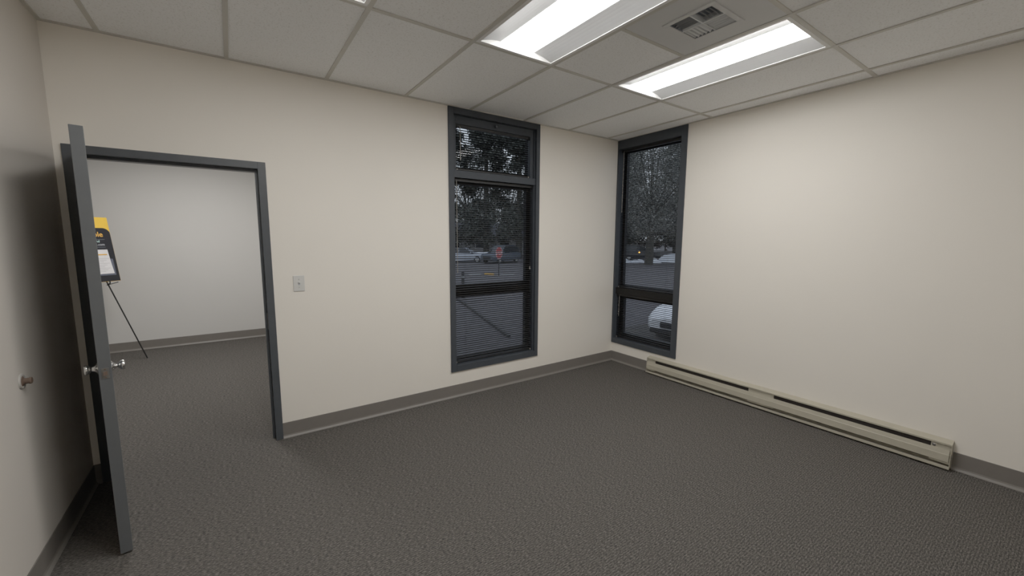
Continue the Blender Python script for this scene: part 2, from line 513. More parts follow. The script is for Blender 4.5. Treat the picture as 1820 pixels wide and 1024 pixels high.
# ------------------------------------------------------------------ light switch
sw = thing('light_switch', 'white toggle light switch on the wall right of the doorway', 'light switch', (-3.518, 0, 1.192))
MB().box(-0.038, 0.038, -0.006, 0, -0.060, 0.060, 0.003).build('cover_plate', M['plate'], sw)
m = MB(); m.box(-0.006, 0.006, -0.0075, -0.005, -0.012, 0.012, 0.0005)
m.build('toggle_slot', M['grey_ink'], sw)
m = MB(); m.prism([(0, -0.006, -0.004), (0, -0.006, 0.008), (0, -0.017, 0.012), (0, -0.018, 0.006)], (-0.0045, 0, 0), (0.0045, 0, 0))
m.build('toggle', M['plate'], sw)
for dz in (-0.030, 0.030):
    m = MB(); m.lathe((0, -0.006, dz), (0, -1, 0), [(0.0035, 0), (0.003, 0.001), (0, 0.0014)], 12)
    m.build('screw', M['steel'], sw)

# ------------------------------------------------------------------ baseboard heater on the right wall
hy0, hy1 = -0.583, -3.000
ht = thing('baseboard_heater', 'long beige electric baseboard heater low on the right wall under the window', 'heater', (0, 0, 0))


def strip(name, prof, ya, yb, mat, parent=ht):
    m = MB(); m.prism([(-d, 0, z) for d, z in prof], (0, ya, 0), (0, yb, 0))
    return m.build(name, mat, parent)


strip('back_panel', [(0.0, 0.016), (0.0, 0.197), (0.004, 0.197), (0.004, 0.016)], hy0, hy1, M['beige'])
strip('top_cover', [(0.004, 0.2), (0.004, 0.192), (0.052, 0.180), (0.054, 0.172), (0.0565, 0.172), (0.0565, 0.183), (0.006, 0.2)], hy0, hy1, M['beige'])
strip('heating_fins', [(0.010, 0.045), (0.010, 0.185), (0.040, 0.172), (0.040, 0.045)], hy0 - 0.09, hy1 + 0.075, M['slot'])
strip('front_panel', [(0.055, 0.140), (0.062, 0.110), (0.064, 0.108), (0.066, 0.060), (0.060, 0.056), (0.060, 0.104), (0.052, 0.139)],
      hy0 - 0.004, hy1 + 0.008, M['beige'])
strip('bottom_rail', [(0.004, 0.014), (0.073, 0.014), (0.0735, 0.018), (0.0725, 0.034), (0.0695, 0.034), (0.0705, 0.020), (0.004, 0.020)], hy0, hy1, M['beige'])
strip('end_cap', [(0.0, 0.016), (0.0, 0.1985), (0.0575, 0.181), (0.0645, 0.11), (0.0675, 0.060), (0.074, 0.020), (0.073, 0.016)], hy0, hy0 - 0.003, M['beige'])
strip('end_cap', [(0.0, 0.016), (0.0, 0.1985), (0.0575, 0.181), (0.0645, 0.11), (0.0675, 0.060), (0.074, 0.020), (0.073, 0.016)], hy1, hy1 + 0.003, M['beige'])
blk = [(0.040, 0.045), (0.040, 0.180), (0.046, 0.175), (0.050, 0.110), (0.056, 0.104), (0.058, 0.045)]
strip('junction_cover', blk, hy0 - 0.004, hy0 - 0.105, M['beige'])
strip('junction_cover', blk, hy1 + 0.004, hy1 + 0.10, M['beige'])
strip('splice_cover', blk, -1.700, -1.912, M['beige'])
m = MB(); m.lathe((-0.0475, hy1 + 0.085, 0.152), (-1, 0, 0.1), [(0.010, -0.001), (0.010, 0.002), (0.006, 0.003), (0.005, 0.006), (0, 0.0075)], 20)
m.build('screw', M['chrome'], ht, 40)
for z in (0.075, 0.050):
    m = MB(); m.lathe((-0.061, hy1 - 0.0005, z + 0.02), (0, -1, 0), [(0.003, 0), (0.0025, 0.001), (0, 0.0012)], 10)
    m.build('screw', M['black'], ht)

# ------------------------------------------------------------------ ceiling lights (recessed troffers, lit)
LLEN = 2 * S - 2 * gw
LWID = S - 2 * gw


def make_light(loc):
    t = thing('ceiling_light', '', 'ceiling light', loc, group='recessed ceiling lights')
    hx, hy = LWID / 2, LLEN / 2
    rim = 0.022
    m = MB()
    for x0, x1, y0, y1 in ((-hx, -hx + rim, -hy, hy), (hx - rim, hx, -hy, hy), (-hx, hx, -hy, -hy + rim), (-hx, hx, hy - rim, hy)):
        m.box(x0, x1, y0, y1, -0.001, 0.003, 0.0008)
    m.build('frame', M['white'], t)
    lx, lz = 0.126, 0.034
    ex, ey = hx - rim + 0.004, hy - rim + 0.004
    m = MB()          # sloping reflector panels, end plates and closed back
    for s in (-1, 1):
        pts = []
        for k in range(7):
            u = k / 6
            pts.append((s * (ex + (lx - ex) * u), 0.003 + (lz - 0.003) * math.sin(u * PI / 2)))
        for (xa, za), (xb, zb) in zip(pts, pts[1:]):
            m.face([(xa, -ey, za), (xa, ey, za), (xb, ey, zb), (xb, -ey, zb)])
    m.build('reflector', M['white_panel'], t, 40)
    for s in (-1, 1):
        m = MB(); m.box(-ex, ex, s * (ey - 0.004), s * ey, 0.003, lz + 0.03)
        m.build('end_plate', M['white'], t)
    m = MB()
    n = 10
    for k in range(n):
        a0, a1 = k / n, (k + 1) / n
        f = lambda a: (lx * (2 * a - 1), lz - 0.028 * (1 - (2 * a - 1) ** 2))
        (xa, za), (xb, zb) = f(a0), f(a1)
        m.face([(xa, -ey + 0.003, za), (xb, -ey + 0.003, zb), (xb, ey - 0.003, zb), (xa, ey - 0.003, za)])
    m.build('lens', M['lens'], t, 60)
    m = MB(); m.box(-hx + 0.006, hx - 0.006, -hy + 0.006, hy - 0.006, 0.10, 0.115)
    for s in (-1, 1):
        m.box(s * (hx - 0.010), s * (hx - 0.006), -hy + 0.006, hy - 0.006, 0.008, 0.10)
        m.box(-hx + 0.006, hx - 0.006, s * (hy - 0.010), s * (hy - 0.006), 0.008, 0.10)
    m.build('housing', M['white'], t)
    return t


lt = make_light((0, 0, 0))
labels = {2: 'lit recessed ceiling light at the top edge, mostly out of frame above the door',
          4: 'large lit recessed ceiling light left of the air vent, cut by the top edge',
          6: 'lit recessed ceiling light right of the air vent, seen whole'}
for i, c in enumerate(LIGHT_COLS):
    o = lt if i == 0 else copy_tree(lt)
    o.location = ((xs[c] + xs[c + 1]) / 2, (ys[1] + ys[2]) / 2, H)
    o['label'] = labels[c]

# ------------------------------------------------------------------ air vent panel between the lights
vx, vy = (xs[5] + xs[6]) / 2, (ys[1] - S + ys[2]) / 2
vt = thing('ceiling_vent', 'square white ceiling air vent with grey louvres between the two lights', 'air vent', (vx, vy, H))
ph = S / 2 - gw
cx0, cx1, cy0, cy1 = -0.118, 0.135, -0.112, 0.128      # louvre opening (local)
m = MB()
for x0, x1, y0, y1 in ((-ph, cx0, -ph, ph), (cx1, ph, -ph, ph), (cx0, cx1, -ph, cy0), (cx0, cx1, cy1, ph)):
    m.box(x0, x1, y0, y1, 0.002, 0.006)
m.build('panel', M['white_panel'], vt)
m = MB(); r = 0.028
for x0, x1, y0, y1 in ((cx0 - r, cx0, cy0 - r, cy1 + r), (cx1, cx1 + r, cy0 - r, cy1 + r), (cx0, cx1, cy0 - r, cy0), (cx0, cx1, cy1, cy1 + r)):
    m.box(x0, x1, y0, y1, -0.004, 0.002, 0.0015)
m.build('register_frame', M['white_panel'], vt)
m = MB(); m.box(cx0, cx1, cy0, cy1, 0.055, 0.058)
for x0, x1, y0, y1 in ((cx0, cx0 + 0.002, cy0, cy1), (cx1 - 0.002, cx1, cy0, cy1), (cx0, cx1, cy0, cy0 + 0.002), (cx0, cx1, cy1 - 0.002, cy1)):
    m.box(x0, x1, y0, y1, 0.0, 0.055)
m.build('throat', M['grille_dark'], vt)
mx, my = (cx0 + cx1) / 2, (cy0 + cy1) / 2


def louvre(axis, u0, u1, w0, w1, n, flip):
    """Curved blades running along axis, from u0..u1, spread over w0..w1."""
    m = MB()
    step = (w1 - w0) / n
    for k in range(n):
        w = w0 + step * (k + 0.5)
        pts = []
        for j in range(4):
            a = j / 3
            pts.append((w + flip * (0.5 * step - step * 1.05 * a ** 0.7), 0.030 - 0.031 * (1 - (1 - a) ** 1.6)))
        for (wa, za), (wb, zb) in zip(pts, pts[1:]):
            if axis == 'x': m.face([(u0, wa, za), (u1, wa, za), (u1, wb, zb), (u0, wb, zb)])
            else: m.face([(wa, u0, za), (wa, u1, za), (wb, u1, zb), (wb, u0, zb)])
    m.build('louvre', M['grille'], vt, 60)


# four quadrants of blades, throwing air four ways
louvre('y', my + 0.004, cy1, cx0, mx - 0.004, 5, 1)
louvre('x', cx0, mx - 0.004, cy0, my - 0.004, 5, 1)
louvre('y', cy0, my - 0.004, mx + 0.004, cx1, 5, -1)
louvre('x', mx + 0.004, cx1, my + 0.004, cy1, 5, -1)
m = MB(); m.box(mx - 0.004, mx + 0.004, cy0, cy1, -0.001, 0.03); m.box(cx0, mx - 0.004, my - 0.003, my + 0.003, -0.001, 0.03)
m.box(mx + 0.004, cx1, my - 0.003, my + 0.003, -0.001, 0.03)
m.build('divider', M['grille'], vt)

# ------------------------------------------------------------------ window 1 (back wall)
w1 = bpy.data.objects.new('window_1', None); COL.objects.link(w1); w1.location = (0, 0, 0)
struct(w1, 'tall narrow grey framed window on the back wall with a transom sash above', 'window')
tw = 0.055
m = MB()
m.box(WX0, WX0 + tw, -0.014, 0, WZ0, H, 0.002); m.box(WX1 - tw + 0.010, WX1, -0.014, 0, WZ0, H, 0.002)
m.box(WX0 + tw, WX1 - tw + 0.01, -0.014, 0, WZ0, WZ0 + 0.062, 0.002); m.box(WX0 + tw, WX1 - tw + 0.01, -0.014, 0, H - 0.058, H, 0.002)
m.build('trim', M['frame2'], w1)
ja, jb = WX0 + tw, WX1 - tw + 0.010            # inside faces of the jambs
m = MB()
m.box(ja - 0.03, ja, 0, TW, WZ0 + 0.03, H); m.box(jb, jb + 0.03, 0, TW, WZ0 + 0.03, H)
m.box(ja, jb, 0, TW, WZ0 + 0.022, WZ0 + 0.062); m.box(ja, jb, 0, TW, H - 0.058, H)
for x0, x1 in ((ja, ja + 0.010), (jb - 0.010, jb)):       # stop beads
    m.box(x0, x1, 0.018, 0.034, WZ0 + 0.062, H - 0.058)
m.build('jamb', M['frame2'], w1)
MB().box(ja, jb, 0.004, TW, 2.093, 2.160, 0.002).build('transom_bar', M['frame2'], w1)
# upper sash: painted rails that carry the latch, blind hung inside them
ua, ub, uz0, uz1 = ja + 0.010, jb - 0.010, 2.160, H - 0.058
m = MB()
m.box(ua, ua + 0.032, 0.036, 0.085, uz0, uz1, 0.001); m.box(ub - 0.036, ub, 0.036, 0.085, uz0, uz1, 0.001)
m.box(ua + 0.032, ub - 0.036, 0.036, 0.085, uz1 - 0.070, uz1, 0.001); m.box(ua + 0.032, ub - 0.036, 0.075, 0.085, uz0, uz0 + 0.02, 0.001)
s1 = m.build('sash', M['frame2'], w1)
m = MB(); m.lathe((-1.735, 0.036, uz1 - 0.035), (0, -1, 0), [(0, 0), (0.016, 0), (0.016, 0.003), (0.009, 0.006), (0.0085, 0.012), (0.015, 0.016), (0.016, 0.024), (0.009, 0.028), (0, 0.028)], 20)
m.build('sash_latch', M['frame2'], s1, 40)


def glazing(parent, axis, off, a, b, z0, z1, st=0.05, depth=0.045, sill=None, mull=None):
    """Dark metal glazing frame with a pane, in a wall along x (axis='x') or y."""
    def put(m, u0, u1, d0, d1, c0, c1):
        if axis == 'x': m.box(u0, u1, d0, d1, c0, c1)
        else: m.box(d0, d1, u0, u1, c0, c1)
    m = MB(); d0, d1 = off, off + depth
    put(m, a, a + st, d0, d1, z0, z1); put(m, b - st, b, d0, d1, z0, z1)
    put(m, a + st, b - st, d0, d1, z0, z0 + st); put(m, a + st, b - st, d0, d1, z1 - st, z1)
    zz = [(z0 + st, z1 - st)]
    if mull:
        put(m, a + st, b - st, d0, d1, mull[0], mull[1])
        zz = [(z0 + st, mull[0]), (mull[1], z1 - st)]
    f = m.build('glazing_frame', M['bronze'], parent)
    for c0, c1 in zz:
        m = MB(); g = off + depth / 2
        put(m, a + st, b - st, g - 0.001, g + 0.001, c0, c1)
        m.build('pane', M['glass'], f)
    return f


glazing(w1, 'x', 0.098, ja, jb, 2.160, H - 0.058, 0.040)
glazing(w1, 'x', 0.098, ja, jb, WZ0 + 0.062, 2.093, 0.048, mull=(0.962, 1.088))

# ------------------------------------------------------------------ window 2 (right wall, in the corner)
w2 = bpy.data.objects.new('window_2', None); COL.objects.link(w2)
struct(w2, 'tall narrow grey framed window on the right wall tight in the corner', 'window')
m = MB()
ka, kb = VY1 + 0.066, -0.024                    # inside faces of the jambs (y)
m.box(-0.014, 0, VY1, ka, VZ0, H, 0.002); m.box(-0.014, 0, kb, -0.001, VZ0, H, 0.002)
m.box(-0.014, 0, ka, kb, VZ0, VZ0 + 0.062, 0.002); m.box(-0.014, 0, ka, kb, H - 0.105, H, 0.002)
m.build('trim', M['frame2'], w2)
m = MB()
m.box(0, TW, ka - 0.03, ka, VZ0 + 0.03, H); m.box(0, TW, kb, kb + 0.02, VZ0 + 0.03, H)
m.box(0, TW, ka, kb, VZ0 + 0.022, VZ0 + 0.062); m.box(0, TW, ka, kb, H - 0.105, H)
m.build('jamb', M['frame2'], w2)
MB().box(0.012, TW - 0.01, ka, kb, 0.862, 0.936, 0.002).build('mullion', M['bronze'], w2)
glazing(w2, 'y', 0.098, ka, kb, 0.936, H - 0.105, 0.034)
glazing(w2, 'y', 0.098, ka, kb, VZ0 + 0.062, 0.862, 0.062)


# ------------------------------------------------------------------ mini blinds
def make_blind(label, axis, off, a, b, z0, z1, wand_len, wand_at, pitch=0.0212, tilt=3, tassel=None, wand_mat='wand'):
    """Horizontal blind hung in the wall plane at depth off; a..b along the wall, z0..z1 high."""
    if axis == 'x': base = ((a + b) / 2, off, z0); rz = 0.0
    else: base = (off, (a + b) / 2, z0); rz = -PI / 2
    t = thing('window_blind', label, 'window blind', base, rz, group='dark mini blinds in the windows')
    hw_, hh = (b - a) / 2, z1 - z0
    MB().box(-hw_, hw_, -0.013, 0.013, hh - 0.026, hh, 0.001).build('headrail', M['blind_rail'], t)
    MB().box(-hw_ + 0.003, hw_ - 0.003, -0.011, 0.011, 0.004, 0.014, 0.001).build('bottom_rail', M['blind_rail'], t)
    m = MB(); n = int((hh - 0.026 - 0.018) / pitch); cw = 0.013; tr = math.radians(tilt)
    for k in range(n):
        z = 0.026 + k * pitch + random.uniform(-0.0006, 0.0006)
        pts = []
        for j in range(5):
            u = -1 + j / 2
            y, zz = u * cw, 0.0042 * (1 - u * u)
            pts.append((y * math.cos(tr) - zz * math.sin(tr), z + y * math.sin(tr) + zz * math.cos(tr)))
        sg = random.uniform(-0.0008, 0.0008)
        for (ya, za), (yb, zb) in zip(pts, pts[1:]):
            m.face([(-hw_ + 0.004, ya, za), (hw_ - 0.004, ya, za + sg), (hw_ - 0.004, yb, zb + sg), (-hw_ + 0.004, yb, zb)])
    m.build('slats', M['blind'], t, 60)
    for u in (-hw_ + 0.12, hw_ - 0.12):
        m = MB()
        for d in (-0.0125, 0.0125):
            m.tube((u, d, 0.012), (u, d, hh - 0.02), 0.0006, n=5)
        m.build('ladder_cord', M['blind_rail'], t)
    for s in (-1, 1):
        MB().box(s * (hw_ - 0.022), s * hw_, -0.016, 0.014, hh - 0.031, hh, 0.001).build('bracket', M['bronze'], t)
        m = MB(); m.lathe((s * (hw_ - 0.012), -0.011, 0.009), (0, -1, 0), [(0, 0), (0.008, 0), (0.008, 0.004), (0.005, 0.007), (0, 0.007)], 12)
        m.build('hold_down_clip', M['wand'] if wand_mat == 'wand' else M['blind_rail'], t, 40)
    m = MB(); u = -hw_ + wand_at
    m.tube((u, -0.022, hh - 0.022 - wand_len), (u, -0.018, hh - 0.022), 0.0036, n=6)
    m.tube((u, -0.018, hh - 0.022), (u, -0.006, hh - 0.012), 0.002, n=6)
    m.build('tilt_wand', M[wand_mat], t)
    if tassel:
        m = MB(); u = hw_ - 0.03
        m.tube((u, -0.018, tassel), (u, -0.016, hh - 0.02), 0.0010, n=5)
        m.build('pull_cord', M['blind_rail'], t)
        m = MB(); m.lathe((u, -0.018, tassel - 0.03), (0, 0, 1), [(0, 0), (0.008, 0.002), (0.006, 0.018), (0.002, 0.032), (0, 0.032)], 12)
        m.build('tassel', M['wand'], t, 40)
    return t


make_blind('short dark mini blind in the small transom sash above the tall back window', 'x', 0.058, ua + 0.034, ub - 0.038, 2.166, uz1 - 0.072, 0.30, 0.045, tilt=-5)
make_blind('long dark mini blind over the tall pane of the back wall window', 'x', 0.050, ja + 0.012, jb - 0.012, WZ0 + 0.066, 2.091, 0.86, 0.030, tilt=11, tassel=0.92)
make_blind('long dark mini blind over the tall pane of the corner window', 'y', 0.050, ka + 0.012, kb - 0.006, 0.938, H - 0.107, 0.72, 0.030, tilt=8)
make_blind('short dark mini blind over the low pane under the black bar of the corner window', 'y', 0.050, ka + 0.008, kb - 0.006, VZ0 + 0.066, 0.860, 0.26, 0.040, tilt=5)

# ------------------------------------------------------------------ easel and sign in the next room
er = Vector((0.68, 0.733, 0)).normalized()       # to the right along the board
en = Vector((0.733, -0.68, 0)).normalized()      # out of the board's face
foot = Vector((-4.895, 3.33, 0.0))
lean = 0.14; spread = 0.25
P1 = foot - er * spread - en * lean              # right leg at z = 1 (xy)
P1.z = 1.0
cen = P1 - er * 0.13
zt = 1.0 + 0.13 / spread
apex = cen - en * (lean * (zt - 1.0)); apex.z = zt
footL = foot - er * 2 * (spread + 0.13)
footB = apex - en * 0.42; footB.z = 0
es = thing('display_easel', 'black tripod easel holding a sign in the next room beyond the door', 'easel', tuple(foot))
m = MB(); m.tube(Vector((0, 0, 0.004)), apex - foot, 0.007, 0.007, 10); m.build('leg', M['black'], es, 40)
m = MB(); m.tube(footL - foot + Vector((0, 0, 0.004)), apex - foot, 0.007, 0.007, 10); m.build('leg', M['black'], es, 40)
m = MB(); m.tube(footB - foot + Vector((0, 0, 0.004)), apex - foot, 0.007, 0.007, 10); m.build('leg', M['black'], es, 40)
m = MB(); m.lathe(apex - foot - Vector((0, 0, 0.03)), (0, 0, 1), [(0, 0), (0.026, 0.0), (0.03, 0.02), (0.026, 0.05), (0, 0.055)], 16)
m.build('hub', M['black'], es, 40)
for q in (P1, P1 - er * 2 * 0.13):
    m = MB(); b0 = q - foot
    m.tube(b0 - Vector((0, 0, 0.035)), b0 + en * 0.045 - Vector((0, 0, 0.012)) + er * 0.0, 0.006, n=8)
    m.tube(b0 + en * 0.045 - Vector((0, 0, 0.012)), b0 + en * 0.045 + Vector((0, 0, 0.02)), 0.006, n=8)
    m.tube(b0 - Vector((0, 0, 0.035)), b0 + er * 0.10 - Vector((0, 0, 0.008)) + en * 0.03, 0.005, n=8)
    m.build('sign_support', M['black'], es)
# sign board: local x along er, local y up the board, local z out of the face
up = (Vector((0, 0, 1)) - en * lean).normalized()
nz = er.cross(up).normalized()
SWD, SHT = 0.53, 0.765
org = P1 + en * 0.020 + er * (0.138 - SWD) + Vector((0, 0, 0.006))
bd = thing('display_sign', 'yellow and black sign board standing on the easel beyond the door', 'sign', (0, 0, 0))
bd.matrix_world = Matrix((er, up, nz)).transposed().to_4x4()
bd.location = org
MB().box(0, SWD, 0, SHT, -0.004, 0.0, 0.0008).build('board', M['yellow'], bd)
m = MB(); R = 0.075; ytop = SHT - 0.127
pts = [(0.004, 0.003)] + [(SWD - 0.002, 0.003)]
pts += [(SWD - 0.002 - R + R * math.cos(a), ytop - R * 0.9 + R * 0.9 * math.sin(a)) for a in [PI / 2 * k / 12 for k in range(13)]]
pts += [(0.004, ytop)]
m.prism([(x, y, 0) for x, y in pts], (0, 0, 0.0002), (0, 0, 0.0012))
m.build('dark_panel', M['navy'], bd)
T = Matrix.Translation
text_mesh('headline', 'Available', 0.082, M['orange_ink'], bd, T((SWD - 0.082, 0.535, 0.0016)), 'RIGHT', bold=0.0008)
m = MB(); m.box(0.08, SWD - 0.075, 0.500, 0.503, 0.0012, 0.0018); m.box(0.08, SWD - 0.082, 0.408, 0.411, 0.0012, 0.0018)
m.build('divider_line', M['line_ink'], bd)
text_mesh('subtitle', 'and', 0.038, M['teal_ink'], bd, T((SWD - 0.130, 0.468, 0.0016)), 'RIGHT', bold=0.0006)
text_mesh('web_line', 'rs.com', 0.038, M['grey_ink'], bd, T((SWD - 0.085, 0.430, 0.0016)), 'RIGHT', bold=0.0003)
m = MB(); m.box(0.10, SWD - 0.035, 0.075, 0.270, 0.0012, 0.004, 0.0008)
m.build('paper_pocket', M['pocket'], bd)
# paper flyer tucked in the pocket
fl = thing('paper_flyer', 'white printed sheet tucked into the pocket of the easel sign', 'paper sheet', (0, 0, 0))
fl.matrix_world = bd.matrix_world.copy(); fl.location = org + nz * 0.006
m = MB()
nseg = 8
for k in range(nseg):
    ya, yb = 0.095 + 0.285 * k / nseg, 0.095 + 0.285 * (k + 1) / nseg
    za, zb = 0.012 * (k / nseg) ** 2, 0.012 * ((k + 1) / nseg) ** 2
    m.face([(0.18, ya, za), (0.478 - 0.03 * k / nseg, ya, za), (0.478 - 0.03 * (k + 1) / nseg, yb, zb), (0.18, yb, zb)])
m.build('sheet', M['paper'], fl)
m = MB(); m.face([(0.20, 0.315, 0.0095), (0.435, 0.315, 0.0095), (0.435, 0.328, 0.0105), (0.20, 0.328, 0.0105)]); m.build('orange_line', M['orange_ink'], fl)
m = MB()
for k in range(9):
    y = 0.12 + k * 0.019
    z = 0.012 * ((y - 0.095) / 0.285) ** 2 + 0.001
    m.face([(0.20, y, z), (0.39 + 0.03 * (k % 3), y, z), (0.39 + 0.03 * (k % 3), y + 0.005, z + 0.0006), (0.20, y + 0.005, z + 0.0006)])
m.build('printed_lines', M['paper_line'], fl)

# ------------------------------------------------------------------ outdoors
m = MB(); m.box(-60, 140, -60, 140, GZ - 0.3, GZ)
struct(m.build('ground', M['asphalt']))
m = MB(); m.box(-2.3, 6.0, TW, 3.4, GZ, GZ + 0.05)
m.box(TW, 2.2, -6, TW, GZ, GZ + 0.05)
struct(m.build('planting_bed', M['mulch']))
# dark timber edge running diagonally across the view
ta, tb = Vector((3.45, 11.6, GZ)), Vector((1.35, 4.3, GZ))
o = thing('landscape_timber', 'dark low timber edging lying on the pavement outside the back window', 'timber', tuple((ta + tb) / 2))
d = (tb - ta); o.rotation_euler = (0, 0, math.atan2(d.y, d.x)); Ln = d.length
m = MB(); m.box(-Ln / 2, Ln / 2, -0.035, 0.035, 0, 0.07, 0.015); m.build('beam', M['black'], o)
for u in (-0.45, 0.0, 0.45):
    m = MB(); m.tube((u * Ln, 0, 0.06), (u * Ln, 0, 0.075), 0.02, n=8); m.build('spike', M['bark'], o)
o = thing('bollard', 'short dark post standing outside the left edge of the back window', 'post', (3.46, 10.64, GZ))
m = MB(); m.lathe((0, 0, 0), (0, 0, 1), [(0, 0), (0.09, 0), (0.09, 0.02), (0.06, 0.03), (0.06, 1.0), (0.04, 1.05), (0, 1.07)], 18); m.build('shaft', M['black'], o, 30)
m = MB(); m.lathe((0, 0, 0.82), (0, 0, 1), [(0.061, 0), (0.064, 0), (0.064, 0.08), (0.061, 0.08)], 18); m.build('band', M['concrete'], o, 30)

# parking curb stops at 25 m, one of them painted yellow
cs = Vector((10.0, 18.2, GZ)); cdir = Vector((0.823, -0.569, 0)); crz = math.atan2(cdir.y, cdir.x)


def curb(label, off, ln, mat):
    o = thing('parking_curb', label, 'curb', tuple(cs + cdir * off + Vector((cdir.y, -cdir.x, 0)) * -0.25), crz, group='parking curbs by the stop sign')
    m = MB()
    m.prism([(0, -0.08, 0), (0, 0.08, 0), (0, 0.06, 0.11), (0, -0.06, 0.11)], (-ln / 2, 0, 0), (ln / 2, 0, 0))
    m.build('block', mat, o)
    for u in (-0.35, 0.35):
        m = MB(); m.lathe((u * ln, 0, 0.108), (0, 0, 1), [(0, 0), (0.02, 0), (0.02, 0.006), (0, 0.008)], 10); m.build('anchor_pin', M['steel'], o)


curb('yellow painted parking curb left of the red sign outside', -0.62, 0.62, M['curb_yellow'])
curb('plain grey parking curb right of the red sign outside', 0.55, 0.9, M['concrete'])
curb('plain grey parking curb farthest left of the red sign outside', -1.55, 0.8, M['concrete'])
# stop sign
ss = thing('stop_sign', 'red octagonal stop sign on a post in the parking lot outside', 'sign', tuple(cs), crz + math.radians(58))
MB().box(-0.025, 0.025, -0.02, 0.02, 0, 1.86, 0.004).build('post', M['black'], ss)
m = MB()
a8 = 0.375 / math.cos(PI / 8)
zc = 1.44
m.prism([(a8 * math.cos(PI / 8 + k * PI / 4), 0, zc + a8 * math.sin(PI / 8 + k * PI / 4)) for k in range(8)], (0, -0.024, 0), (0, -0.021, 0))
pl_ = m.build('sign_plate', M['red_sign'], ss)
m = MB()
for k in range(8):
    c0 = [(r * math.cos(PI / 8 + k * PI / 4), -0.0245, zc + r * math.sin(PI / 8 + k * PI / 4)) for r in (a8 * 0.93, a8 * 0.975)]
    c1 = [(r * math.cos(PI / 8 + (k + 1) * PI / 4), -0.0245, zc + r * math.sin(PI / 8 + (k + 1) * PI / 4)) for r in (a8 * 0.93, a8 * 0.975)]
    m.face([c0[0], c0[1], c1[1], c1[0]])
m.build('border', M['sign_white'], pl_)
text_mesh('lettering', 'STOP', 0.33, M['sign_white'], pl_, Matrix.Translation((0, -0.026, zc - 0.115)) @ Matrix.Rotation(PI / 2, 4, 'X'), 'CENTER')


# ------------------------------------------------------------------ cars
def loft(m, rings, close=True):
    vr = [[m.bm.verts.new(p) for p in r] for r in rings]
    n = len(rings[0]); fs = []
    for A, B in zip(vr, vr[1:]):
        for i in range(n):
            j = (i + 1) % n
            fs.append(m.bm.faces.new((A[i], A[j], B[j], B[i])))
    fs.append(m.bm.faces.new(vr[0][::-1])); fs.append(m.bm.faces.new(vr[-1]))
    m._set(fs)


